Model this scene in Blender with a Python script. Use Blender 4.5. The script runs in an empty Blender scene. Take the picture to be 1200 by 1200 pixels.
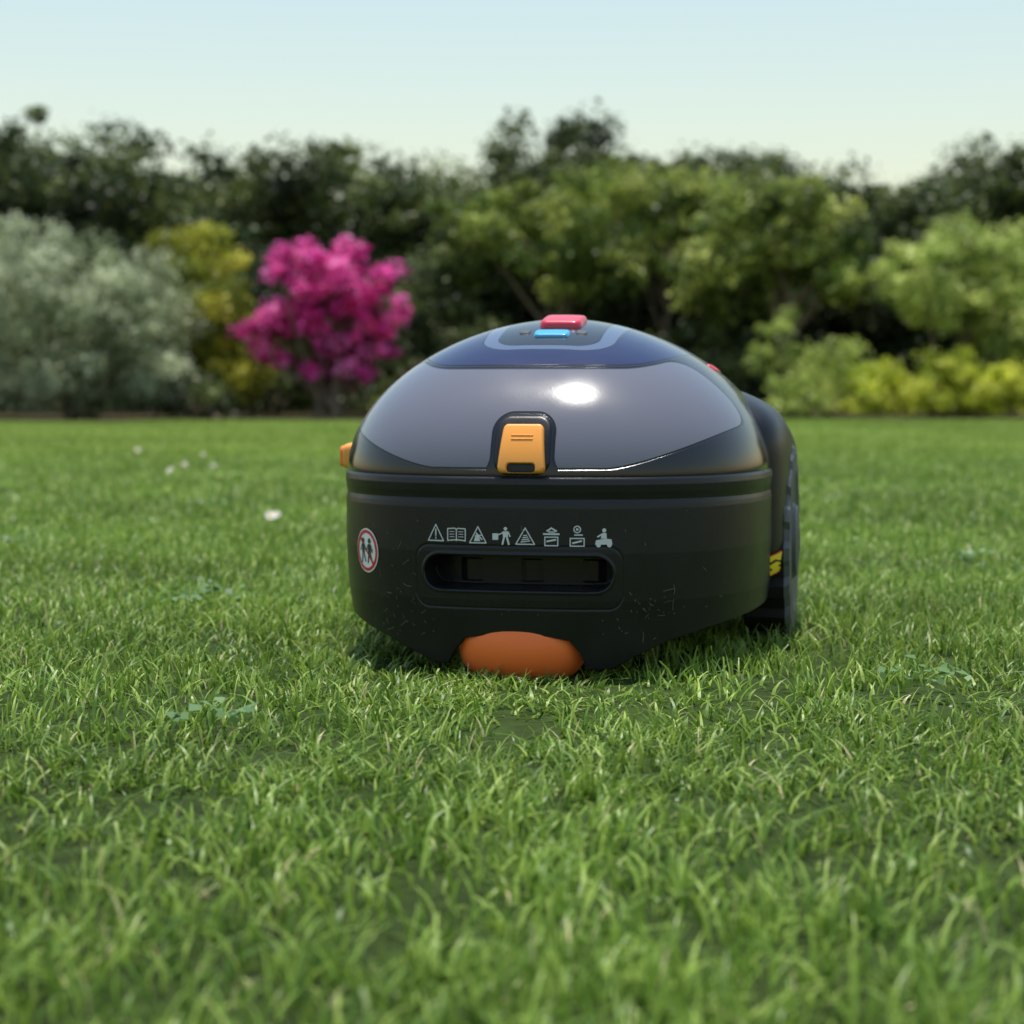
import bpy, math, random
import numpy as np
from mathutils import Vector
random.seed(7); rng=np.random.default_rng(7)
scene=bpy.context.scene
col=scene.collection
R=math.radians
# ------------------------------------------------ helpers
def mk_mesh(name,verts,faces,mat=None,smooth=True,attrs=None,link=True,parent=None):
    me=bpy.data.meshes.new(name)
    verts=np.asarray(verts,dtype=np.float32)
    if isinstance(faces,np.ndarray):
        nf,k=faces.shape
        me.vertices.add(len(verts)); me.vertices.foreach_set('co',verts.ravel())
        me.loops.add(nf*k); me.loops.foreach_set('vertex_index',faces.astype(np.int32).ravel())
        me.polygons.add(nf); me.polygons.foreach_set('loop_start',np.arange(0,nf*k,k,dtype=np.int32))
        me.update(calc_edges=True)
    else:
        me.from_pydata(verts.tolist(),[],faces); me.update()
    if attrs:
        for k,a in attrs.items():
            a=np.asarray(a,dtype=np.float32)
            if a.ndim==1:
                at=me.attributes.new(k,'FLOAT','POINT'); at.data.foreach_set('value',a)
            else:
                at=me.attributes.new(k,'FLOAT_COLOR','POINT'); at.data.foreach_set('color',a.ravel())
    if smooth: me.polygons.foreach_set('use_smooth',np.ones(len(me.polygons),dtype=bool))
    if mat:
        for m in (mat if isinstance(mat,list) else [mat]): me.materials.append(m)
    ob=bpy.data.objects.new(name,me)
    if link: col.objects.link(ob)
    if parent: ob.parent=parent
    return ob
def empty(name,loc=(0,0,0)):
    e=bpy.data.objects.new(name,None); e.location=loc; col.objects.link(e); e.empty_display_size=.1; return e
def new_mat(name):
    m=bpy.data.materials.new(name); m.use_nodes=True; nt=m.node_tree; nt.nodes.clear()
    o=nt.nodes.new('ShaderNodeOutputMaterial'); return m,nt,o
def N(nt,t,**kw):
    n=nt.nodes.new(t)
    for k,v in kw.items(): setattr(n,k,v)
    return n
def c4(c): return (c[0],c[1],c[2],1)
def plastic(name,c,rough=.35,coat=0.,bump=0.,bscale=900,spec=.5,var=.0,vscale=40):
    m,nt,o=new_mat(name)
    p=N(nt,'ShaderNodeBsdfPrincipled'); p.inputs['Base Color'].default_value=c4(c)
    p.inputs['Roughness'].default_value=rough; p.inputs['Coat Weight'].default_value=coat
    p.inputs['Coat Roughness'].default_value=.08; p.inputs['Specular IOR Level'].default_value=spec
    tc=N(nt,'ShaderNodeTexCoord')
    no=N(nt,'ShaderNodeTexNoise'); no.inputs['Scale'].default_value=vscale; no.inputs['Detail'].default_value=5
    nt.links.new(tc.outputs['Object'],no.inputs['Vector'])
    mr=N(nt,'ShaderNodeMapRange'); mr.inputs[1].default_value=.3; mr.inputs[2].default_value=.75
    mr.inputs[3].default_value=max(rough-.05,.02); mr.inputs[4].default_value=rough+.08
    nt.links.new(no.outputs['Fac'],mr.inputs[0]); nt.links.new(mr.outputs[0],p.inputs['Roughness'])
    if var>0:
        mx=N(nt,'ShaderNodeMix',data_type='RGBA'); mx.inputs[6].default_value=c4(c); mx.inputs[7].default_value=c4([min(1,x+var) for x in c])
        nt.links.new(no.outputs['Fac'],mx.inputs[0]); nt.links.new(mx.outputs[2],p.inputs['Base Color'])
    if bump>0:
        n2=N(nt,'ShaderNodeTexNoise'); n2.inputs['Scale'].default_value=bscale; nt.links.new(tc.outputs['Object'],n2.inputs['Vector'])
        b=N(nt,'ShaderNodeBump'); b.inputs['Strength'].default_value=bump; b.inputs['Distance'].default_value=.0004
        nt.links.new(n2.outputs['Fac'],b.inputs['Height']); nt.links.new(b.outputs[0],p.inputs['Normal'])
    nt.links.new(p.outputs[0],o.inputs[0]); return m
def leaf_mat(name,stops,rough=.5,trans=.35,wscale=.5,wamt=.3,attr='tint',spec=.4,mul=1.0):
    m,nt,o=new_mat(name)
    a=N(nt,'ShaderNodeAttribute',attribute_name=attr)
    sp=N(nt,'ShaderNodeSeparateColor'); nt.links.new(a.outputs['Color'],sp.inputs[0])
    cr=N(nt,'ShaderNodeValToRGB'); e=cr.color_ramp.elements
    while len(e)<len(stops): e.new(.5)
    for i,(pz,c) in enumerate(stops): e[i].position=pz; e[i].color=c4([x*mul for x in c])
    nt.links.new(sp.outputs[0],cr.inputs[0])
    g=N(nt,'ShaderNodeNewGeometry'); no=N(nt,'ShaderNodeTexNoise'); no.inputs['Scale'].default_value=wscale; no.inputs['Detail'].default_value=3
    nt.links.new(g.outputs['Position'],no.inputs['Vector'])
    mr=N(nt,'ShaderNodeMapRange'); mr.inputs[1].default_value=.3; mr.inputs[2].default_value=.7; mr.inputs[3].default_value=1-wamt; mr.inputs[4].default_value=1+wamt
    nt.links.new(no.outputs['Fac'],mr.inputs[0])
    hs=N(nt,'ShaderNodeHueSaturation'); nt.links.new(mr.outputs[0],hs.inputs['Value']); nt.links.new(cr.outputs[0],hs.inputs['Color'])
    p=N(nt,'ShaderNodeBsdfPrincipled'); p.inputs['Roughness'].default_value=rough; p.inputs['Specular IOR Level'].default_value=spec
    t=N(nt,'ShaderNodeBsdfTranslucent'); mx=N(nt,'ShaderNodeMixShader'); mx.inputs[0].default_value=trans
    nt.links.new(hs.outputs[0],p.inputs['Base Color']); nt.links.new(hs.outputs[0],t.inputs['Color'])
    nt.links.new(p.outputs[0],mx.inputs[1]); nt.links.new(t.outputs[0],mx.inputs[2]); nt.links.new(mx.outputs[0],o.inputs[0])
    return m
# ------------------------------------------------ camera, light
cd=bpy.data.cameras.new('camera'); cam=bpy.data.objects.new('camera',cd); col.objects.link(cam)
cam.location=(0,0,.243); cam.rotation_euler=(R(90-3.58),0,0); cd.lens=67.2; cd.sensor_width=36; cd.clip_start=.01; cd.clip_end=2000
cd.dof.use_dof=True; cd.dof.focus_distance=1.5; cd.dof.aperture_fstop=7.8
scene.camera=cam
S=Vector((-.015,.085,1.0)).normalized()
SUN_EL=math.asin(S.z); SUN_AZ=math.atan2(S.x,S.y)
ld=bpy.data.lights.new('sun','SUN'); ld.energy=5.0; ld.angle=R(.53); ld.color=(1,.955,.86)
sun=bpy.data.objects.new('sun',ld); col.objects.link(sun); sun.rotation_euler=S.to_track_quat('Z','Y').to_euler(); sun.location=(3,3,12)
w=bpy.data.worlds.new('World'); scene.world=w; w.use_nodes=True; nt=w.node_tree
sk=nt.nodes.new('ShaderNodeTexSky'); sk.sky_type='NISHITA'; sk.sun_disc=False; sk.sun_elevation=SUN_EL; sk.sun_rotation=SUN_AZ; sk.dust_density=1.0; sk.air_density=1.8; sk.ozone_density=.6
bg=nt.nodes['Background']; bg.inputs[1].default_value=.15; nt.links.new(sk.outputs[0],bg.inputs[0])
scene.view_settings.view_transform='Standard'; scene.view_settings.look='None'; scene.view_settings.exposure=0
# ------------------------------------------------ ground
def ground_mat(name,c1,c2,sc=30,b=.5):
    m,nt,o=new_mat(name); g=N(nt,'ShaderNodeNewGeometry')
    n1=N(nt,'ShaderNodeTexNoise'); n1.inputs['Scale'].default_value=sc; n1.inputs['Detail'].default_value=8
    n2=N(nt,'ShaderNodeTexNoise'); n2.inputs['Scale'].default_value=.6; n2.inputs['Detail'].default_value=4
    for n in (n1,n2): nt.links.new(g.outputs['Position'],n.inputs['Vector'])
    ad=N(nt,'ShaderNodeMath',operation='ADD'); nt.links.new(n1.outputs[0],ad.inputs[0]); nt.links.new(n2.outputs[0],ad.inputs[1])
    mr=N(nt,'ShaderNodeMapRange'); mr.inputs[1].default_value=.75; mr.inputs[2].default_value=1.25; nt.links.new(ad.outputs[0],mr.inputs[0])
    mx=N(nt,'ShaderNodeMix',data_type='RGBA'); mx.inputs[6].default_value=c4(c1); mx.inputs[7].default_value=c4(c2); nt.links.new(mr.outputs[0],mx.inputs[0])
    p=N(nt,'ShaderNodeBsdfPrincipled'); p.inputs['Roughness'].default_value=.95; p.inputs['Specular IOR Level'].default_value=.1
    bp=N(nt,'ShaderNodeBump'); bp.inputs['Strength'].default_value=b; bp.inputs['Distance'].default_value=.02; nt.links.new(n1.outputs[0],bp.inputs['Height'])
    nt.links.new(bp.outputs[0],p.inputs['Normal']); nt.links.new(mx.outputs[2],p.inputs['Base Color']); nt.links.new(p.outputs[0],o.inputs[0]); return m
m_ground=ground_mat('lawn_soil',(.018,.028,.007),(.045,.075,.017),40)
mk_mesh('ground',[(-600,-600,0),(600,-600,0),(600,900,0),(-600,900,0)],[(0,1,2,3)],m_ground,smooth=False)
m_bed=ground_mat('bed_soil',(.02,.016,.01),(.08,.065,.035),9)
n=120; xs=np.linspace(-16,16,n); bv=[];bf=[]
def bed_edge(x): return 15.9+.4*np.sin(x*.5+.6)+.15*np.sin(x*1.7)+(.12*x)
for x in xs: bv+= [(x,float(bed_edge(x)),.004),(x,45,.006)]
for i in range(n-1): bf.append((2*i,2*i+2,2*i+3,2*i+1))
mk_mesh('planting_bed',bv,bf,m_bed,smooth=False)
# ------------------------------------------------ grass
m_grass=leaf_mat('grass_blades',[(0,(.07,.15,.016)),(.35,(.16,.28,.033)),(.7,(.28,.42,.06)),(.93,(.45,.57,.13)),(1,(.62,.56,.28))],rough=.42,trans=.32,wscale=1.8,wamt=.26,spec=.42,mul=.94)
m_grass_far=leaf_mat('grass_blades_far',[(0,(.18,.29,.036)),(.5,(.31,.45,.07)),(1,(.44,.57,.12))],rough=.5,trans=.4,wscale=.5,wamt=.2,spec=.35,mul=.84)
def grass_tile(name,rad,nb,L0,L1,w0,mat,coll,seg=3,lean0=.2):
    r=rad*np.sqrt(rng.random(nb)); a=rng.random(nb)*2*np.pi
    bx=r*np.cos(a); by=r*np.sin(a)
    nt_=max(4,nb//12); tx=rad*np.sqrt(rng.random(nt_)); ta=rng.random(nt_)*2*np.pi
    th_=.65+.7*rng.random(nt_)
    pick=rng.integers(0,nt_,nb); k=rng.random(nb)<.65
    sp=w0*3.4
    bx=np.where(k,tx[pick]*np.cos(ta[pick])+rng.normal(0,sp,nb),bx); by=np.where(k,tx[pick]*np.sin(ta[pick])+rng.normal(0,sp,nb),by)
    ph=rng.random(nb)*2*np.pi; L=(L0+(L1-L0)*rng.random(nb)**1.1)*np.where(k,th_[pick],1)
    lean=lean0+1.15*rng.random(nb)**.9; wd=w0*(.5+.9*rng.random(nb)); tw=ph+np.pi/2+rng.normal(0,.5,nb)
    V=[];T=[]
    tint=np.clip(rng.random(nb)*.9+(rng.random(nb)<.05)*.4,0,1)
    cut=rng.random(nb)<.35
    for s in np.linspace(0,1,seg+1):
        hor=L*lean*s**1.6*.75; ver=L*s*(1-.42*lean*s)
        cx=bx+np.cos(ph)*hor; cy=by+np.sin(ph)*hor
        ww=wd*(1-s**1.8)*.5 if s<1 else np.where(cut,wd*.25,wd*.02)
        twi=tw+s*.6
        for sg in (-1,1):
            V.append(np.stack([cx+sg*ww*np.cos(twi),cy+sg*ww*np.sin(twi),ver-.002],1))
            T.append(np.stack([tint,np.full(nb,s),tint*0,tint*0+1],1))
    nl=(seg+1)*2
    V=np.stack(V,1).reshape(-1,3); T=np.stack(T,1).reshape(-1,4)
    base=(np.arange(nb)*nl)[:,None]
    F=[base+np.array([[2*i,2*i+1,2*i+3,2*i+2]]) for i in range(seg)]
    F=np.concatenate(F,0)
    ob=mk_mesh(name,V,F,mat,attrs={'tint':T},link=False); coll.objects.link(ob); return ob
def scatter(name,pts,rot,scl,coll,mat):
    ob=mk_mesh(name,pts,[],None,smooth=False,attrs={'rotz':rot,'scl':scl})
    ob.data.materials.append(mat)
    g=bpy.data.node_groups.new(name+'_scatter','GeometryNodeTree')
    g.interface.new_socket('Geometry',in_out='INPUT',socket_type='NodeSocketGeometry')
    g.interface.new_socket('Geometry',in_out='OUTPUT',socket_type='NodeSocketGeometry')
    gi=g.nodes.new('NodeGroupInput'); go=g.nodes.new('NodeGroupOutput')
    ci=g.nodes.new('GeometryNodeCollectionInfo'); ci.inputs['Collection'].default_value=coll
    ci.inputs['Separate Children'].default_value=True; ci.inputs['Reset Children'].default_value=True
    ip=g.nodes.new('GeometryNodeInstanceOnPoints'); ip.inputs['Pick Instance'].default_value=True
    a1=g.nodes.new('GeometryNodeInputNamedAttribute'); a1.data_type='FLOAT'; a1.inputs['Name'].default_value='rotz'
    a2=g.nodes.new('GeometryNodeInputNamedAttribute'); a2.data_type='FLOAT'; a2.inputs['Name'].default_value='scl'
    cx=g.nodes.new('ShaderNodeCombineXYZ'); cs=g.nodes.new('ShaderNodeCombineXYZ'); cs.inputs[0].default_value=1; cs.inputs[1].default_value=1
    g.links.new(a1.outputs[0],cx.inputs[2]); g.links.new(a2.outputs[0],cs.inputs[2])
    g.links.new(cx.outputs[0],ip.inputs['Rotation']); g.links.new(cs.outputs[0],ip.inputs['Scale'])
    g.links.new(gi.outputs[0],ip.inputs['Points']); g.links.new(ci.outputs[0],ip.inputs['Instance']); g.links.new(ip.outputs[0],go.inputs[0])
    md=ob.modifiers.new('scatter','NODES'); md.node_group=g
    return ob
def field(y0,y1,sp,half,edge=None):
    P=[]
    y=y0
    while y<y1:
        hw=half(y); x=-hw
        while x<hw:
            if edge is None or y<edge(x)-.3: P.append((x+random.uniform(-.35,.35)*sp,y+random.uniform(-.35,.35)*sp,0))
            x+=sp
        y+=sp
    random.shuffle(P); return np.array(P)
cn=bpy.data.collections.new('grass_tiles_near')
for i in range(8): grass_tile(f'grass_tuft_{i}',.12,640,.010,.030,.0025,m_grass,cn)
cm=bpy.data.collections.new('grass_tiles_mid')
for i in range(6): grass_tile(f'grass_patch_{i}',.3,2000,.012,.031,.0037,m_grass,cm,seg=2)
cf=bpy.data.collections.new('grass_tiles_far')
for i in range(5): grass_tile(f'grass_field_{i}',.62,2300,.016,.036,.009,m_grass_far,cf,seg=2)
P=field(.35,3.3,.155,lambda y:.34*y+.45)
sc=.75+.55*rng.random(len(P))
# grass pressed down under the machine and in front of its castor wheel
dd=np.hypot((P[:,0]-.0)/.17,(P[:,1]-1.55)/.17); sc=np.where(dd<1,np.minimum(sc,.4+.45*dd),sc)
scatter('lawn_grass',P,rng.random(len(P))*6.28,sc,cn,m_grass)
P=field(3.2,7.6,.4,lambda y:.34*y+.6); scatter('lawn_grass.001',P,rng.random(len(P))*6.28,.8+.4*rng.random(len(P)),cm,m_grass)
P=field(6.9,18.9,.68,lambda y:.36*y+1,bed_edge); scatter('lawn_grass.002',P,rng.random(len(P))*6.28,.8+.4*rng.random(len(P)),cf,m_grass_far)
# ------------------------------------------------ daisies & weeds
m_petal=plastic('daisy_petal',(.8,.76,.76),.6); m_yel=plastic('daisy_centre',(.7,.45,.03),.7)
V=[];F=[];MI=[]
for (x,y,s) in [(-.414,3.27,1.2),(-.408,3.30,1.0),(-.93,5.2,1.2),(-.96,5.6,1.0),(-.86,5.5,.9),(-1.37,7,1.3),(-1.05,6.5,.9),(-1.9,6.1,1.1),(1.9,6.4,1.1),(-.55,6.9,.9)]:
    z=.032; tilt=Vector((random.uniform(-.5,.5),-.9,1)).normalized(); q=tilt.to_track_quat('Z','Y'); r=.009*s
    for k in range(13):
        a=k*2*math.pi/13; b=len(V)
        for (rr,da,dz) in ((.25,0,0),(.8,-.17,.001),(1,0,.002),(.8,.17,.001)):
            V.append(tuple(Vector((x,y,z))+q@Vector((rr*r*math.cos(a+da),rr*r*math.sin(a+da),dz)))); 
        F.append((b,b+1,b+2,b+3)); MI.append(0)
    b=len(V)
    for k in range(8): a=k*math.pi/4; V.append(tuple(Vector((x,y,z))+q@Vector((.3*r*math.cos(a),.3*r*math.sin(a),.0015))))
    F.append(tuple(range(b,b+8))); MI.append(1)
d=mk_mesh('daisies',V,F,[m_petal,m_yel],smooth=False); d.data.polygons.foreach_set('material_index',MI)
m_weed=leaf_mat('weed_leaf',[(0,(.08,.17,.05)),(1,(.17,.3,.1))],trans=.25)
def leaves_mesh(cent,size,nrm=None,asp=.55,jit=1.0):
    n=len(cent); d=rng.normal(size=(n,3)); 
    if nrm is not None: d=d*jit+nrm
    d/=np.linalg.norm(d,axis=1)[:,None]+1e-9
    h=rng.normal(size=(n,3)); t=np.cross(d,h); t/=np.linalg.norm(t,axis=1)[:,None]+1e-9; b=np.cross(d,t)
    s=(size*(.6+.8*rng.random(n)))[:,None]
    a=cent-t*s*.5; c=cent+t*s*.5; bb=cent+b*s*asp*.5+d*s*.08; dd=cent-b*s*asp*.5+d*s*.08
    V=np.stack([a,bb,c,dd],1).reshape(-1,3); F=np.arange(4*n).reshape(n,4); return V,F
pc=np.concatenate([np.array([x,y,.022])+rng.normal(size=(24,3))*np.array([.02,.02,.004]) for x,y in [(-.37,2.1),(-.33,2.15),(-.6,3.9),(.62,2.6),(-.75,2.9),(-.2,1.32),(.33,1.5)]])
V,F=leaves_mesh(pc,.010,np.array([0,-.2,1.5]),.85,.6); T=np.repeat(rng.random(len(pc)),4); T=np.stack([T,T,T,T*0+1],1)
mk_mesh('clover_weed',V,F,m_weed,attrs={'tint':T},smooth=False)
# ------------------------------------------------ foliage
def tube(V,F,pts,rad,seg=8):
    pts=[Vector(p) for p in pts]; b0=len(V)
    for i,p in enumerate(pts):
        d=(pts[min(i+1,len(pts)-1)]-pts[max(i-1,0)]).normalized(); q=d.to_track_quat('Z','Y')
        for k in range(seg):
            a=2*math.pi*k/seg; V.append(tuple(p+q@Vector((rad[i]*math.cos(a),rad[i]*math.sin(a),0))))
    for i in range(len(pts)-1):
        for k in range(seg):
            F.append((b0+i*seg+k,b0+i*seg+(k+1)%seg,b0+(i+1)*seg+(k+1)%seg,b0+(i+1)*seg+k))
m_bark=ground_mat('bark',(.1,.075,.05),(.26,.21,.15),14,.9)
def crown(c,r,nclump,cr,nleaf,shell=.55,zmin=.05):
    c=np.array(c);r=np.array(r)
    d=rng.normal(size=(nclump,3)); d/=np.linalg.norm(d,axis=1)[:,None]
    rad=shell+(1-shell)*rng.random(nclump)**.6
    rad=rad*(.85+.3*rng.random(nclump))
    cc=c+d*rad[:,None]*r
    crr=cr*(.45+1.1*rng.random(nclump))
    pk=rng.integers(0,nclump,nleaf)
    dd=rng.normal(size=(nleaf,3)); dd/=np.linalg.norm(dd,axis=1)[:,None]
    q=rng.random(nleaf)**.45
    p=cc[pk]+dd*(crr[pk]*q)[:,None]*np.array([1.15,1.15,.75])+rng.normal(size=(nleaf,3))*cr*.12
    tint=np.clip(.5+.26*rng.normal(size=nclump)[pk]+.2*rng.normal(size=nleaf),0,1)
    nr=dd*.8+np.array([0,-.1,.6])
    k=p[:,2]>zmin
    return p[k],tint[k],nr[k],cc
def plant(name,base,crowns,mat,leaf,trunks=5,tr=.035,asp=.55,extra=None):
    e=empty(name,(base[0],base[1],0)); V=[];F=[]
    P=[];T=[];NR=[];CC=[]
    for c in crowns:
        p,t,nr,cc=crown(*c); P.append(p);T.append(t);NR.append(nr);CC.append(cc)
    P=np.concatenate(P);T=np.concatenate(T);NR=np.concatenate(NR);CC=np.concatenate(CC)
    off=np.array([base[0],base[1],0])
    v,f=leaves_mesh(P-off,leaf,NR,asp); t=np.repeat(T,4)
    mk_mesh('foliage',v,f,mat,attrs={'tint':np.stack([t,t,t,t*0+1],1)},smooth=False,parent=e)
    for i in range(trunks):
        tg=CC[random.randrange(len(CC))]-off
        a=random.uniform(0,6.28); s=Vector((.12*math.cos(a)*(trunks>1),.12*math.sin(a)*(trunks>1),0))
        tgt=Vector(tg); mid=s.lerp(tgt,.5)+Vector((random.uniform(-.1,.1),random.uniform(-.1,.1),.1*tgt.z))
        tube(V,F,[s,s.lerp(mid,.5)+Vector((0,0,.05)),mid,mid.lerp(tgt,.6),tgt],[tr,tr*.8,tr*.6,tr*.4,tr*.15],7)
    if extra: extra(V,F)
    mk_mesh('stems',V,F,m_bark,parent=e)
    return e
m_silver=leaf_mat('silver_leaves',[(0,(.17,.22,.1)),(.5,(.39,.45,.26)),(1,(.66,.7,.5))],trans=.38,wscale=3,wamt=.35)
m_yg=leaf_mat('yellowgreen_leaves',[(0,(.1,.14,.012)),(.5,(.34,.37,.035)),(1,(.64,.6,.08))],trans=.42,wscale=2)
m_dark=leaf_mat('dark_leaves',[(0,(.02,.034,.01)),(.5,(.055,.085,.022)),(1,(.18,.22,.06))],trans=.35,wscale=.8,wamt=.55)
m_mid=leaf_mat('mid_leaves',[(0,(.05,.09,.015)),(.5,(.16,.23,.038)),(1,(.46,.5,.11))],trans=.42,wscale=1.4,wamt=.5)
m_lt=leaf_mat('light_leaves',[(0,(.18,.26,.05)),(.5,(.4,.5,.11)),(1,(.64,.7,.22))],trans=.45,wscale=2)
m_pink=leaf_mat('magenta_petals',[(0,(.45,.015,.18)),(.5,(.78,.06,.38)),(1,(.93,.28,.62))],trans=.42,wscale=4,wamt=.4,rough=.6)
m_lime=leaf_mat('lime_leaves',[(0,(.32,.4,.03)),(.5,(.6,.66,.06)),(1,(.78,.78,.16))],trans=.48,wscale=3)
def px(p,Y): return (p-600)/2240*Y
Y=17.2
plant('silver_leaf_bush',(px(95,Y),Y),[((px(60,Y),Y,.88),(.98,.9,.85),90,.2,19000,.4),((px(150,Y),Y-.1,.72),(.66,.8,.68),66,.18,13000,.4),((px(-60,Y),Y+.2,.95),(1.0,.9,.9),60,.24,10000,.4)],m_silver,.05,6)
Y=18.3
plant('golden_shrub',(px(235,Y),Y),[((px(230,Y),Y,1.02),(.5,.6,.85),46,.18,9500,.35),((px(274,Y),Y,.55),(.3,.5,.5),26,.16,3600,.35)],m_yg,.055,6)
Y=17.8
e=plant('magenta_rhododendron',(px(385,Y),Y),[((px(380,Y),Y,1.25),(.58,.5,.44),60,.105,3400,.2),((px(328,Y),Y-.1,.78),(.32,.4,.32),26,.1,1500,.3),((px(400,Y),Y-.1,.6),(.42,.4,.32),26,.09,1100,.3),((px(448,Y),Y-.1,.98),(.22,.3,.4),20,.1,1000,.3)],m_pink,.06,9,.025,.85)
P_,T_,NR_,_=crown((px(385,Y),Y+.2,.9),(.6,.4,.72),50,.2,3600,.3)
v,f=leaves_mesh(P_-np.array([px(385,Y),Y,0]),.07,NR_,.4); t=np.repeat(T_,4); mk_mesh('leaves',v,f,m_dark,attrs={'tint':np.stack([t,t,t,t*0+1],1)},smooth=False,parent=e)
for (p,Y,zc,rx,rz,mat,nl) in [(310,19.6,.9,.9,1.0,m_dark,7000),(500,19.6,.8,.8,1.0,m_dark,6500),(575,18.6,.4,.6,.4,m_dark,4500),(450,19,.3,.6,.3,m_dark,3500),(690,19,.45,.8,.45,m_dark,5000),(800,19,.4,.7,.45,m_dark,5000),(240,17.0,.14,.4,.16,m_dark,1500),(490,17.4,.1,.5,.1,m_mid,1300)]:
    plant('evergreen_shrub',(px(p,Y),Y),[((px(p,Y),Y,zc),(rx,.7,rz),int(nl/150),.2,nl,.3)],mat,.065,4)
def tree(name,X,Y,crs,mat,leaf,h,tr,nb=8):
    def ex(V,F):
        tube(V,F,[(0,0,-.05),(.03,0,h*.3),(-.04,.02,h*.6),(.05,0,h)],[tr*1.25,tr,tr*.85,tr*.6],10)
        for i in range(nb):
            c=crs[i%len(crs)]; tx=c[0][0]-X+random.uniform(-.7,.7)*c[1][0]; ty=random.uniform(-.6,.6)*c[1][1]; tz=c[0][2]+random.uniform(-.5,.5)*c[1][2]
            s=Vector((0,0,h*random.uniform(.55,1))); t_=Vector((tx,ty,tz)); m=s.lerp(t_,.5)+Vector((0,0,.12))
            tube(V,F,[s,m,t_],[tr*.5,tr*.3,tr*.1],7)
    return plant(name,(X,Y),crs,mat,leaf,0,.03,.6,ex)
Y=19.4
X=px(655,Y); tree('deciduous_tree',X,Y,[((X,Y,1.85),(.75,.8,.55),52,.17,7500,.3),((px(560,Y),Y,1.8),(.5,.6,.45),30,.15,3700,.3),((px(715,Y),Y,1.45),(.4,.5,.32),24,.14,2600,.3)],m_mid,.07,1.3,.05)
Y=18.9
X=px(922,Y); tree('deciduous_tree',X,Y,[((X-.1,Y,1.85),(.85,.8,.55),60,.17,8000,.3),((px(850,Y),Y,1.4),(.5,.6,.42),40,.15,4600,.3),((px(985,Y),Y,1.45),(.36,.5,.36),26,.14,2800,.3)],m_mid,.07,1.2,.1)
Y=20.4
X=px(780,Y); tree('deciduous_tree',X,Y,[((X,Y,2.05),(.9,.8,.7),52,.2,7800,.3)],m_mid,.075,1.3,.05)
Y=17.8
X=px(905,Y); plant('young_shrub',(X,Y),[((X,Y,.7),(.2,.3,.36),16,.1,900,.3)],m_lt,.05,4,.02)
Y=17.9
plant('light_green_bush',(px(1120,Y),Y),[((px(1110,Y),Y,1.3),(.55,.6,.52),50,.15,6200,.4),((px(1180,Y),Y,1.05),(.55,.6,.75),48,.16,6200,.4),((px(1050,Y),Y,1.4),(.2,.4,.3),12,.12,1300,.4)],m_lt,.055,6)
plant('light_green_bush',(px(1290,Y),Y),[((px(1290,Y),Y,1.0),(.9,.7,.95),60,.22,8000,.4)],m_lt,.06,6)
Y=17.25
plant('lime_ground_shrub',(px(1080,Y),Y),[((px(1035,Y),Y,.22),(.4,.35,.25),50,.1,5500,.3),((px(1120,Y),Y,.28),(.5,.35,.3),50,.1,6500,.3),((px(1240,Y),Y,.28),(.8,.4,.33),50,.13,6000,.3)],m_lime,.045,4,.02)
plant('low_perennials',(px(975,Y),Y+.6),[((px(985,Y),Y+.5,.4),(.5,.4,.28),36,.13,4000,.3),((px(935,Y),Y+.1,.16),(.32,.4,.16),24,.1,2000,.3)],m_lt,.05,4,.02)
# distant tree line: one mass
P=[];T=[];NR=[]
for i in range(120):
    X=-12+24*i/119+random.uniform(-.2,.2); Yb=random.uniform(21.5,24.5); hh=(3.1+.25*math.sin(X*.9+1)+.2*math.sin(X*2.3)+random.uniform(-.2,.3))
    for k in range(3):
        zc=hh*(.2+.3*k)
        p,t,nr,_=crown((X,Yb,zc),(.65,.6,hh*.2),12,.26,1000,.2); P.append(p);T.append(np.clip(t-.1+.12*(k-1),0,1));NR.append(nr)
P=np.concatenate(P);T=np.concatenate(T);NR=np.concatenate(NR)
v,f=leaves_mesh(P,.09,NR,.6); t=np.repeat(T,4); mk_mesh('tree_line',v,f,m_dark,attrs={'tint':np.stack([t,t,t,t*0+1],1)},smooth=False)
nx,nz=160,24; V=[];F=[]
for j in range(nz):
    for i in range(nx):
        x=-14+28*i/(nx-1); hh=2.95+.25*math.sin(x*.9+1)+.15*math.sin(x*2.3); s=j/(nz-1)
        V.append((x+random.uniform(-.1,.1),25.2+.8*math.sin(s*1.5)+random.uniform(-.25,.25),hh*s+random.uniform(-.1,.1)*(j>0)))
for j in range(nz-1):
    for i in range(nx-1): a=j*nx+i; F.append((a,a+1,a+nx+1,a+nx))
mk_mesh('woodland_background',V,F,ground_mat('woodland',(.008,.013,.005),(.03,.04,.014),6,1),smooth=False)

# ------------------------------------------------ MOWER
mower=empty('robotic_lawn_mower',(.0045,1.6,.008)); mower.rotation_euler=(0,0,R(-11.5))
W,L,LR,M,NN=.196,.24,.26,2.6,1.85; VC=.24; Z0,HT=.165,.140
def outline(th):
    c=np.cos(th); s=np.sin(th)
    u=W*np.sign(c)*np.abs(c)**(2/M); vv=np.sign(s)*np.abs(s)**(2/M)
    return u, np.where(s<0,L*vv,LR*vv)
def dome_z(u,v):
    Lx=np.where(v<VC,L,LR); rho=((np.abs(u)/W)**M+(np.abs(v-VC)/Lx)**M)**(1/M); rho=np.clip(rho,0,1)
    return Z0+HT*(1-rho**NN)**(1/NN)
def dome_v(u,z):
    t=np.clip((z-Z0)/HT,0,1); x=(1-t**NN)**(1/NN); q=np.clip(1-(np.abs(u)/(W*x+1e-9))**M,0,1)
    return VC-L*x*q**(1/M)
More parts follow.
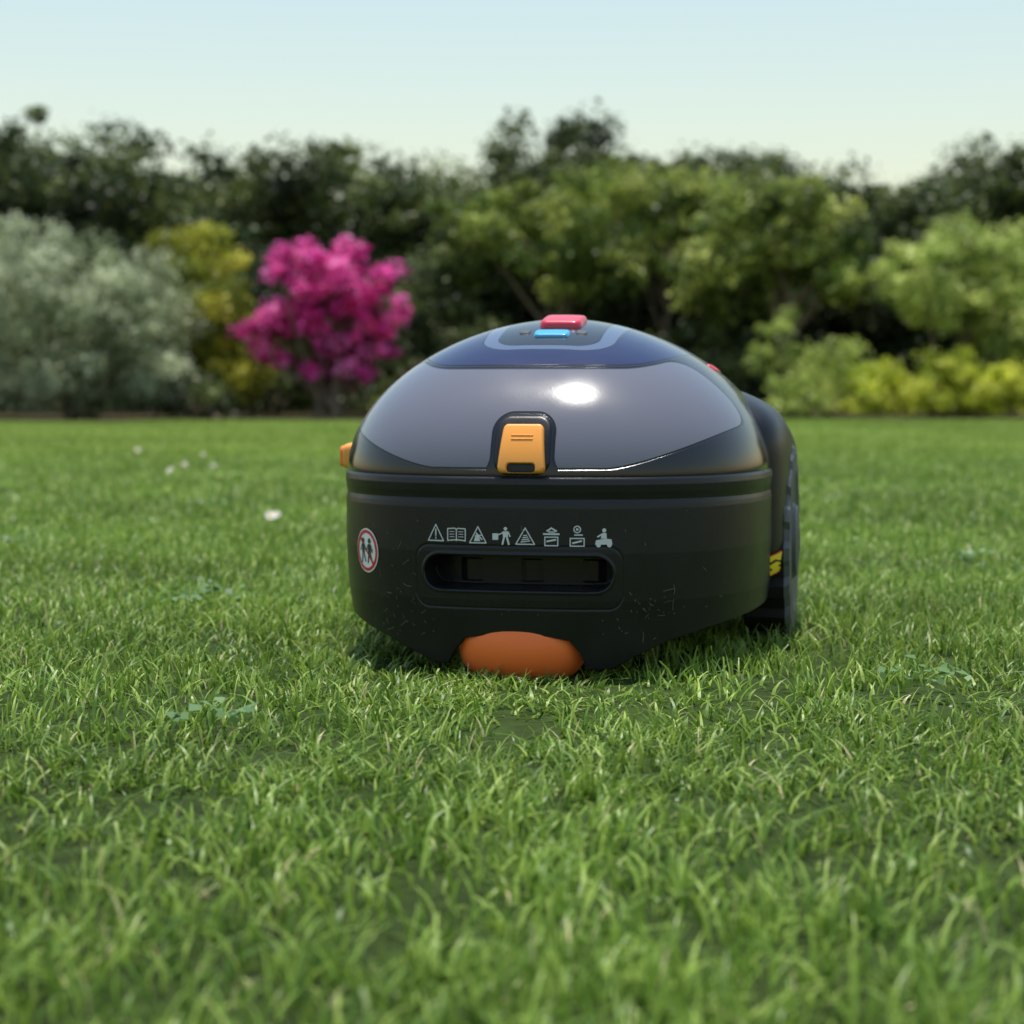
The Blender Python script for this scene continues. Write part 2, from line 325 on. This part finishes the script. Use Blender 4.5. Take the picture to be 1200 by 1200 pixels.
def dome_front(u,z):
    p=np.array([u,float(dome_v(u,z)),z]); e=.0006
    du=np.array([2*e,float(dome_v(u+e,z)-dome_v(u-e,z)),0]); dz=np.array([0,float(dome_v(u,z+e)-dome_v(u,max(z-e,Z0))),z+e-max(z-e,Z0)])
    n=np.cross(du,dz); n/=np.linalg.norm(n); return p,n
def dome_top(u,v):
    p=np.array([u,v,float(dome_z(u,v))]); e=.001
    du=np.array([2*e,0,float(dome_z(u+e,v)-dome_z(u-e,v))]); dv=np.array([0,2*e,float(dome_z(u,v+e)-dome_z(u,v-e))])
    n=np.cross(du,dv); n/=np.linalg.norm(n); return p,n
def rrect(x,y,cx,cy,hx,hy,r):
    dx=np.abs(x-cx)-hx+r; dy=np.abs(y-cy)-hy+r
    return np.minimum(np.maximum(dx,dy),0)+np.hypot(np.maximum(dx,0),np.maximum(dy,0))-r
def smin(a,b,k):
    h=np.clip(.5+.5*(b-a)/k,0,1); return b*(1-h)+a*h-k*h*(1-h)
nth,nph=900,190
th=np.linspace(0,2*np.pi,nth,endpoint=False); ph=np.linspace(0,np.pi/2,nph)
ou,ov=outline(th)
xx=np.cos(ph)**(2/NN); tt=np.sin(ph)**(2/NN); xx[-1]=.0005
U=xx[:,None]*ou[None]; VV=VC+xx[:,None]*ov[None]; Z=np.repeat((Z0+HT*tt)[:,None],nth,1)
def grid_faces(nr,nc,wrap=True):
    r=np.arange(nr-1)[:,None]; c=np.arange(nc if wrap else nc-1)[None]; c2=(c+1)%nc
    return np.stack([r*nc+c,r*nc+c2,(r+1)*nc+c2,(r+1)*nc+c],-1).reshape(-1,4)
u_,v_,z_=U.ravel(),VV.ravel(),Z.ravel()
LU=.0035
zl=.1710+.034*np.clip((np.abs(u_)-.075)/.1,0,1)**1.4
zt=.2560+.018*np.clip((np.abs(u_)-.075)/.06,0,1)**2
low=z_-zl; top=zt-z_; back=.158-v_-.1*(z_-.2)
gray=smin(smin(low,top,.004),back,.03)
arch=-rrect(u_,z_,LU,.17,.0265+.012*np.clip((.182-z_)/.02,0,1)**2,.048,.017)
gray=np.minimum(gray,np.where(v_<VC,-arch,1))
nav=smin(z_-zt-.0022,.40-v_,.02)
blue=-rrect(u_,v_,.004,.2325,.064-.05*np.clip((.2-v_),0,.1),.135,.03)
plate=-rrect(u_,v_,.004,.217,.046,.11,.02)
m,nt,o=new_mat('dome_plastic')
def at(nm): return N(nt,'ShaderNodeAttribute',attribute_name=nm).outputs['Fac']
def ss(sock,a,b,lo=0,hi=1):
    r=N(nt,'ShaderNodeMapRange',interpolation_type='SMOOTHSTEP'); r.inputs[1].default_value=a; r.inputs[2].default_value=b; r.inputs[3].default_value=lo; r.inputs[4].default_value=hi
    nt.links.new(sock,r.inputs[0]); return r.outputs[0]
def mixc(f,a,b):
    x=N(nt,'ShaderNodeMix',data_type='RGBA')
    nt.links.new(f,x.inputs[0])
    for i,c in ((6,a),(7,b)):
        if isinstance(c,tuple): x.inputs[i].default_value=c4(c)
        else: nt.links.new(c,x.inputs[i])
    return x.outputs[2]
def mth(op,a,b=None):
    x=N(nt,'ShaderNodeMath',operation=op)
    for i,c in ((0,a),(1,b)):
        if c is None: continue
        if isinstance(c,(int,float)): x.inputs[i].default_value=c
        else: nt.links.new(c,x.inputs[i])
    return x.outputs[0]
c=mixc(ss(at('gray'),-.0004,.0004),(.010,.011,.015),(.125,.128,.162))
c=mixc(ss(at('nav'),-.0004,.0004),c,(.010,.017,.07))
c=mixc(ss(at('blue'),-.0004,.0004),c,(.085,.12,.20))
c=mixc(ss(at('plate'),-.0004,.0004),c,(.015,.022,.028))
line=None
for nm,wd in (('gray',.0012),('nav',.001),('blue',.0008),('plate',.0007)):
    l=ss(mth('ABSOLUTE',at(nm)),wd*.4,wd,1,0); line=l if line is None else mth('MAXIMUM',line,l)
c=mixc(line,c,(.006,.006,.008))
p=N(nt,'ShaderNodeBsdfPrincipled'); nt.links.new(c,p.inputs['Base Color'])
tc=N(nt,'ShaderNodeTexCoord'); no=N(nt,'ShaderNodeTexNoise'); no.inputs['Scale'].default_value=14; no.inputs['Detail'].default_value=6; nt.links.new(tc.outputs['Object'],no.inputs['Vector'])
rg=ss(no.outputs['Fac'],.3,.8,.14,.23); nt.links.new(rg,p.inputs['Roughness'])
p.inputs['Coat Weight'].default_value=.3; p.inputs['Coat Roughness'].default_value=.05; p.inputs['Specular IOR Level'].default_value=.36
hgt=mth('SUBTRACT',1.0,line); no2=N(nt,'ShaderNodeTexNoise'); no2.inputs['Scale'].default_value=700; nt.links.new(tc.outputs['Object'],no2.inputs['Vector'])
hgt=mth('ADD',hgt,mth('MULTIPLY',no2.outputs['Fac'],.05))
bp=N(nt,'ShaderNodeBump'); bp.inputs['Strength'].default_value=.8; bp.inputs['Distance'].default_value=.0012; nt.links.new(hgt,bp.inputs['Height']); nt.links.new(bp.outputs[0],p.inputs['Normal'])
nt.links.new(p.outputs[0],o.inputs[0]); m_dome=m
mk_mesh('top_shell',np.stack([u_,v_,z_],1),grid_faces(nph,nth),m_dome,attrs={'gray':gray,'nav':nav,'blue':blue,'plate':plate},parent=mower)
m_black=plastic('black_plastic',(.0065,.0068,.0098),.33,.0,.35,1200,.38,.005,25)
m_black2=plastic('black_rubber',(.009,.009,.010),.6,0,.4,500,.25,.008,30)
m_grey=plastic('wheel_grey',(.06,.065,.075),.5,0,.2,300)
m_orange=plastic('orange_plastic',(.92,.36,.05),.38,.2,.15,600)
m_orange2=plastic('orange_wheel',(1.0,.19,.03),.5,0,.3,300,.4,.03,20)
m_red=plastic('red_button',(.6,.02,.06),.35,.3); m_cyan=plastic('blue_button',(.04,.35,.62),.35,.3)
m_print=plastic('print_grey',(.62,.63,.65),.6); m_white=plastic('print_white',(.85,.85,.85),.5)
m_pred=plastic('print_red',(.65,.02,.03),.5); m_pblk=plastic('print_black',(.02,.02,.02),.5); m_pyel=plastic('print_yellow',(.95,.7,.03),.5)
# skirt ----
dth=np.linspace(-np.pi/2,3*np.pi/2,20001); du_,dv_=outline(dth)
ds=np.concatenate([[0],np.cumsum(np.hypot(np.diff(du_),np.diff(dv_)))]); PER=ds[-1]
def out_s(s):
    s=np.mod(s,PER); return np.interp(s,ds,du_),np.interp(s,ds,dv_)
kz=np.array([.0,.03,.06,.10,.138,.142,.1455,.149,.152,.158,.1625,.165]); kk=np.array([.955,.975,.995,1.006,1.006,1.004,1.000,1.003,1.006,1.009,1.006,.998])
def zbot(u,v):
    zb=np.interp(u,[-.2,-.16,-.125,-.095,-.078,-.066,-.060,-.050,-.03,.024,.044,.053,.060,.080,.1,.125,.16,.2],[.042,.032,.022,.010,.003,.004,.015,.026,.0295,.0295,.026,.016,.001,.001,.012,.024,.034,.042])
    return np.where(v>VC,.046,zb)
sf=np.concatenate([np.linspace(-.2,.2,760),np.linspace(.2,PER-.2,420)[1:-1]])
ns=len(sf); nr=230
su,sv=out_s(sf)
zb=zbot(su,sv+VC); r=np.linspace(0,1,nr)[:,None]
ZZ=zb[None]+(.165-zb[None])*r
K=np.interp(ZZ,kz,kk); UU=su[None]*K; VS=VC+sv[None]*K
front=(sv[None]+VC<.09)
sd=rrect(UU,ZZ,-.0015,.083,.081,.0145,.0143)
depth=.034*np.clip(-sd/.0022,0,1); rib=np.clip((np.abs(np.mod(UU+.02,.053)-.0265)-.004)/.006,0,1); depth*=np.where(sd<-.005,.9+.1*rib,1)
sd2=rrect(UU,ZZ,-.0015,.0795,.089,.0265,.012)
g2=.0010*np.clip(1-np.abs(sd2)/.0012,0,1)
lip=-.0012*np.clip(1-np.abs(sd-.0015)/.0018,0,1)
VS=VS+np.where(front,depth+g2+lip,0)
lipU=su*.93; lipV=VC+sv*.93
Vs=np.concatenate([np.stack([lipU,lipV,zb+.02],1)[None],np.stack([su*.945,VC+sv*.945,zb],1)[None],np.stack([UU,VS,ZZ],-1)],0)
mk_mesh('bumper_skirt',Vs.reshape(-1,3),grid_faces(nr+2,ns),m_black,parent=mower)
def skirt(s,z,off=0.0):
    a,b=out_s(s); a2,b2=out_s(s+.001); k=np.interp(z,kz,kk); t=np.array([float(a2-a),float(b2-b),0]); t/=np.linalg.norm(t); n=np.array([t[1],-t[0],0])
    return np.array([float(a)*k,VC+float(b)*k,z])+n*off
cu,cv=out_s(np.linspace(0,PER,80,endpoint=False))
mk_mesh('chassis_base',[(float(a)*.95,VC+float(b)*.95,.060) for a,b in zip(cu,cv)]+[(float(a)*.9,VC+float(b)*.9,.048) for a,b in zip(cu,cv)],[tuple(range(80,160)[::-1])]+[(i,(i+1)%80,80+(i+1)%80,80+i) for i in range(80)],m_black2,smooth=False,parent=mower)
def patch(name,fn,hx,hy,r,h,edge,mat,nx=60,ny=60,hole=None,mat2=None,base=-.002):
    xs=np.linspace(-hx,hx,nx); ys=np.linspace(-hy,hy,ny); V=[];F=[];MI=[]
    for y in ys:
        for x in xs:
            X,Y=x,y
            cx,cy=abs(x)-(hx-r),abs(y)-(hy-r)
            if cx>0 and cy>0:
                m_=max(cx,cy); l=math.hypot(cx,cy); f=m_/l; X=math.copysign(hx-r+cx*f,x); Y=math.copysign(hy-r+cy*f,y)
            d=-float(rrect(np.float64(X),np.float64(Y),0,0,hx,hy,r)); e=min(max(d/edge,0),1); hh=base+(h-base)*math.sqrt(1-(1-e)**2)
            if hole is not None:
                q=hole(X,Y)
                if q<0: hh=h-.006*min(-q/.0012,1)
            p_,n_=fn(X,Y); V.append(p_+n_*hh)
    for j in range(ny-1):
        for i in range(nx-1):
            a=j*nx+i; F.append((a,a+1,a+nx+1,a+nx))
            cxm=(xs[i]+xs[i+1])/2; cym=(ys[j]+ys[j+1])/2
            MI.append(1 if (hole is not None and hole(cxm,cym)<-.0006) else 0)
    ob=mk_mesh(name,np.array(V),F,[mat]+([mat2] if mat2 else []),parent=mower); ob.data.polygons.foreach_set('material_index',MI); return ob
patch('latch_surround',lambda x,y:dome_front(LU+x,.1905+y),.0245,.0255,.013,.0022,.004,m_black,70,70)
patch('orange_latch',lambda x,y:dome_front(LU+x*(1-.10*y/.02),.1870+y),.0192,.0200,.005,.0062,.003,m_orange,90,90,lambda x,y:float(rrect(np.float64(x),np.float64(y),0,-.0155,.0115,.0040,.003)),m_black2,base=0)
for k,zz in enumerate((.1935,.1965)):
    patch('latch_ridge_%d'%k,lambda x,y,zz=zz:dome_front(LU+x,zz+y),.010,.0006,.0005,.0069,.0006,m_orange,24,6,base=.005)
def dt(u0,v0): return lambda x,y:dome_top(u0+x,v0+y)
patch('red_stop_button',dt(.0075,.180),.0200,.022,.008,.0055,.004,m_red,40,40)
patch('blue_button',dt(.005,.134),.0165,.0085,.005,.0025,.002,m_cyan,30,30)
for k,(a,b) in enumerate([(-.021,.142),(.031,.142)]): patch('display_key_%d'%k,dt(a,b),.0055,.006,.004,.0012,.001,m_grey,16,16)
patch('rear_red_tab',dt(.139,.26),.005,.024,.004,.0012,.002,m_red,20,30)
class Print:
    def __init__(s): s.V=[];s.F=[]
    def line(s,pts,w,fn,closed=False):
        pts=[np.array(p_,float) for p_ in pts]; 
        if closed: pts=pts+[pts[0]]
        for a,b in zip(pts[:-1],pts[1:]):
            d=b-a; l=np.linalg.norm(d)
            if l<1e-9: continue
            d/=l; nn=np.array([-d[1],d[0]])*w/2; a2=a-d*w*.3; b2=b+d*w*.3; k=len(s.V)
            for q in (a2-nn,b2-nn,b2+nn,a2+nn): s.V.append(fn(*q))
            s.F.append((k,k+1,k+2,k+3))
    def poly(s,pts,fn):
        k=len(s.V); s.V+= [fn(*p_) for p_ in pts]; s.F.append(tuple(range(k,k+len(pts))))
    def out(s,name,mat): return mk_mesh(name,np.array(s.V),s.F,mat,smooth=False,parent=mower)
def circ(cx,cy,r,n=16): return [(cx+r*math.cos(2*math.pi*i/n),cy+r*math.sin(2*math.pi*i/n)) for i in range(n)]
def skf(s0,z0,sc,off): return lambda x,y:skirt(s0+x*sc,z0+y*sc,off)
pr=Print(); S_=.0072; zi=.116; lw=.13
f=skf(-.0715,zi,S_,.0006); pr.line([(-1,-.9),(1,-.9),(0,1)],lw,f,True); pr.line([(0,.45),(0,-.3)],.16,f); pr.line([(0,-.52),(0,-.62)],.16,f)
f=skf(-.0525,zi-.001,S_,.0006); pr.line([(-1.1,.7),(-1.1,-.7),(-.1,-.6),(0,-.7),(.1,-.6),(1.1,-.7),(1.1,.7),(.2,.75),(0,.6),(-.2,.75)],lw,f,True); pr.line([(0,.6),(0,-.7)],lw,f)
for q in (.35,.05,-.25): pr.line([(-.85,q),(-.25,q)],.07,f); pr.line([(.25,q),(.85,q)],.07,f)
f=skf(-.0335,zi-.001,S_,.0006); pr.line([(-1,-.9),(1,-.9),(0,1)],lw,f,True); pr.poly([(-.5,-.7),(.3,-.7),(.1,-.1),(-.2,.1)],f); pr.line([(-.2,.25),(.5,-.5)],.16,f); pr.line([(-.35,-.1),(.4,.0)],.12,f)
f=skf(-.0130,zi-.001,S_,.0006); pr.poly([(-1.1,-.5),(-.4,-.5),(-.4,.25),(-1.1,.25)],f); pr.poly(circ(.45,.8,.22,10),f); pr.poly([(.15,-.15),(.75,-.15),(.8,.5),(.1,.5)],f); pr.line([(.3,-.1),(.1,-1)],.22,f); pr.line([(.6,-.1),(.85,-1)],.22,f); pr.line([(.15,.35),(-.35,.1)],.14,f); pr.line([(.8,.4),(1.0,-.1)],.14,f)
f=skf(.0070,zi-.0015,S_,.0006); pr.line([(-1.1,-.9),(1.1,-.9),(0,1)],lw,f,True); 
for q in range(4): pr.line([(-.5+.1*q,-.65+.25*q),(.55-.12*q,-.5+.22*q)],.12,f)
f=skf(.0290,zi-.001,S_,.0006); pr.line([(-.75,-1.1),(.75,-1.1),(.75,-.1),(-.75,-.1)],lw,f,True); pr.line([(-.5,-.6),(.5,-.4)],.2,f); pr.line([(-.9,.25),(.9,.25)],.2,f); pr.line([(-.5,.6),(0,.95),(.6,.6)],.18,f); pr.line([(-.3,.5),(.4,.5)],.14,f)
f=skf(.0505,zi-.0005,S_,.0006); pr.line(circ(0,.75,.38,14),lw,f,True); pr.poly(circ(0,.75,.16,8),f); pr.line([(-.3,.1),(.6,.1)],.14,f); pr.line([(-.8,-1.2),(.8,-1.2),(.8,-.3),(-.8,-.3)],lw,f,True); pr.line([(-.5,-.85),(.5,-.6)],.2,f)
f=skf(.0725,zi-.002,S_,.0006); pr.poly([(-1,-.8),(1,-.8),(.9,-.2),(.2,-.1),(-.9,-.3)],f); pr.poly(circ(-.6,-.85,.28,10),f); pr.poly(circ(.65,-.85,.28,10),f); pr.poly(circ(.05,.85,.24,10),f); pr.poly([(-.35,-.1),(.35,-.1),(.3,.55),(-.2,.55)],f); pr.line([(-.2,.4),(-.7,.1)],.18,f)
pr.out('printed_icons',m_print)
S0=-.1565; zs=.0965; R0=.0195
f=skf(S0,zs,R0,.0006); a=Print()
ring=circ(0,0,1,40)
for i in range(40):
    a.poly([(0,0),ring[i],ring[(i+1)%40]],f)
a.out('warning_disc',m_white)
f=skf(S0,zs,R0,.0010); a=Print(); a.line(circ(0,0,.86,40),.14,f,True); a.line([(-.6,.6),(.6,-.6)],.11,skf(S0,zs,R0,.0014)); a.out('warning_ring',m_pred)
f=skf(S0,zs,R0,.0010); a=Print()
for x in (-.3,.28):
    a.poly(circ(x,.44,.12,10),f); a.poly([(x-.1,-.1),(x+.1,-.1),(x+.12,.3),(x-.12,.3)],f); a.line([(x-.05,-.1),(x-.16,-.55)],.08,f); a.line([(x+.05,-.1),(x+.2,-.5)],.08,f); a.line([(x-.11,.25),(x-.26,-.0)],.06,f); a.line([(x+.11,.25),(x+.26,-.0)],.06,f)
a.out('warning_figures',m_pblk)
m_clip=leaf_mat('grass_clipping',[(0,(.1,.11,.08)),(1,(.24,.27,.16))],trans=.1)
a=Print()
for _ in range(150):
    s0=random.choice([random.gauss(.115,.022),random.gauss(-.14,.03),random.uniform(-.2,.25),random.gauss(-.1,.02)]); z0=random.uniform(.025,.07) if random.random()<.8 else random.uniform(.05,.14)
    if abs(s0)<.092 and .052<z0<.107: continue
    if abs(s0)<.07 and z0<.045: continue
    if z0<float(zbot(np.float64(out_s(s0)[0]),0.0))+.005: continue
    an=random.uniform(0,3.14); l=random.choice([.0005,.0006,.0008,.0008,.001,.0015,.003,.005])*random.uniform(.7,1.2); cv=random.uniform(-.002,.002)*min(1,l/.003)
    dx,dy=math.cos(an)*l,math.sin(an)*l*.8
    a.line([(s0-dx,z0-dy),(s0+cv*.5,z0+cv*.5),(s0+dx,z0+dy)],random.uniform(.0004,.0008),lambda x,y:skirt(x,y,.0007))
a.out('grass_clippings',m_clip)
def lathe(name,prof,seg,mat,loc,parent):
    V=[];F=[]
    for (a_,r_) in prof:
        for k in range(seg):
            t_=2*math.pi*k/seg; V.append((loc[0]+a_,loc[1]+r_*math.cos(t_),loc[2]+r_*math.sin(t_)))
    n_=len(prof)
    for i in range(n_-1):
        for k in range(seg): F.append((i*seg+k,i*seg+(k+1)%seg,(i+1)*seg+(k+1)%seg,(i+1)*seg+k))
    F.append(tuple(range(seg))[::-1]); F.append(tuple(range((n_-1)*seg,n_*seg)))
    return mk_mesh(name,V,F,mat,parent=parent)
prof=[]
for i in range(41):
    q=math.sin((-1+2*i/40)*math.pi/2); prof.append((q*.0545,.008+.0290*(1-abs(q)**2.6)**.5))
lathe('castor_wheel',prof,64,m_orange2,(-.003,.040,.020),mower)
for sg in (-1,1):
    V=[];F=[]
    tube(V,F,[(sg*.048-.003,.042,.022),(sg*.060-.003,.046,.034),(sg*.064,.06,.07)],[.006,.007,.010],10); mk_mesh('castor_fork',V,F,m_black,parent=mower)
FA,FB,FC,FE1,FE2=.063,.145,.098,.42,.4; FX,FY,FZ=.147,.36,.143
def superell(cx,cy,cz,a,b,c_,e1=.45,e2=.45,nu=72,nv=40):
    V=[];F=[]
    f=lambda w_,m_: math.copysign(abs(w_)**m_,w_)
    for j in range(nv+1):
        la=-math.pi/2+math.pi*j/nv
        for i in range(nu):
            lo=2*math.pi*i/nu; V.append((cx+a*f(math.cos(la),e1)*f(math.cos(lo),e2),cy+b*f(math.cos(la),e1)*f(math.sin(lo),e2),cz+c_*f(math.sin(la),e1)))
    for j in range(nv):
        for i in range(nu): F.append((j*nu+i,j*nu+(i+1)%nu,(j+1)*nu+(i+1)%nu,(j+1)*nu+i))
    return V,F
for sg,nm in ((1,'right'),(-1,'left')):
    V,F=superell(sg*FX,FY,FZ,FA,FB,FC,FE1,FE2,120,70); 
    V=[(x,y,z-max(0,(abs(x)-.15))*.38*max(0,(z-.17))/.07-max(0,(y-.3))*.12) for x,y,z in V]
    mk_mesh('rear_fender_'+nm,V,F,m_black,parent=mower)
    V=[];F=[];c0=(sg*.191,.345,.088)
    segs=96
    prof=[(-.026,.070),(-.026,.086),(-.022,.092),(.016,.092),(.021,.086),(.022,.070),(.020,.064),(.017,.040),(.024,.034),(.026,.012)]
    for (a_,r_) in prof:
        for k in range(segs):
            t_=2*math.pi*k/segs; rr=r_
            if r_>=.086 and (k%6)<3: rr=r_+.006
            V.append((c0[0]+sg*a_,c0[1]+rr*math.cos(t_),c0[2]+rr*math.sin(t_)))
    for i in range(len(prof)-1):
        for k in range(segs): F.append((i*segs+k,i*segs+(k+1)%segs,(i+1)*segs+(k+1)%segs,(i+1)*segs+k))
    F.append(tuple(range((len(prof)-1)*segs,len(prof)*segs)))
    ob=mk_mesh('drive_wheel_'+nm,V,F,[m_black2,m_grey],smooth=False,parent=mower)
    ob.data.polygons.foreach_set('material_index',[1 if i>=3*segs else 0 for i in range(len(F))])
def fend(u0,z0):
    q=1-(abs(z0-FZ)/FC)**(2/FE1); q=max(q,1e-6)**(FE1/FE2) 
    rr=max(q-(abs(u0-FX)/FA)**(2/FE2),0)
    return FY-FB*rr**(FE2/2)
def ff(u0,z0,off): return lambda x,y: np.array([u0+x+off*.6,fend(u0+x,z0+y)-off,z0+y])
def quadgrid(name,u0,z0,hx,hy,off,mat,slant=.0,n_=12):
    V=[];F=[]; g=ff(u0,z0,off)
    for j in range(n_):
        for i in range(n_):
            x=-hx+2*hx*i/(n_-1); y=-hy+2*hy*j/(n_-1)+x*slant; V.append(g(x,y))
    for j in range(n_-1):
        for i in range(n_-1): a_=j*n_+i; F.append((a_,a_+1,a_+n_+1,a_+n_))
    mk_mesh(name,np.array(V),F,mat,parent=mower)
lu,lz=.1985,.0735
quadgrid('caution_label_border',lu,lz,.0074,.0105,.0012,m_pred,.4)
quadgrid('caution_label',lu,lz,.0062,.0092,.0018,m_pyel,.4)
a=Print(); g=ff(lu,lz,.0026)
a.line([(-.004,-.005),(.004,-.002)],.002,g); a.line([(-.004,.001),(.001,.004)],.0022,g); a.line([(.001,.004),(.005,.002)],.0016,g); a.out('caution_symbol',m_pblk)
V,F=superell(-.193,.235,.173,.026,.02,.0135,.4,.4,48,28); mk_mesh('side_knob',V,F,m_orange,parent=mower)
V,F=superell(-.2155,.235,.173,.006,.015,.0105,.4,.4,32,20); mk_mesh('side_knob_cap',V,F,m_orange2,parent=mower)
print('done')
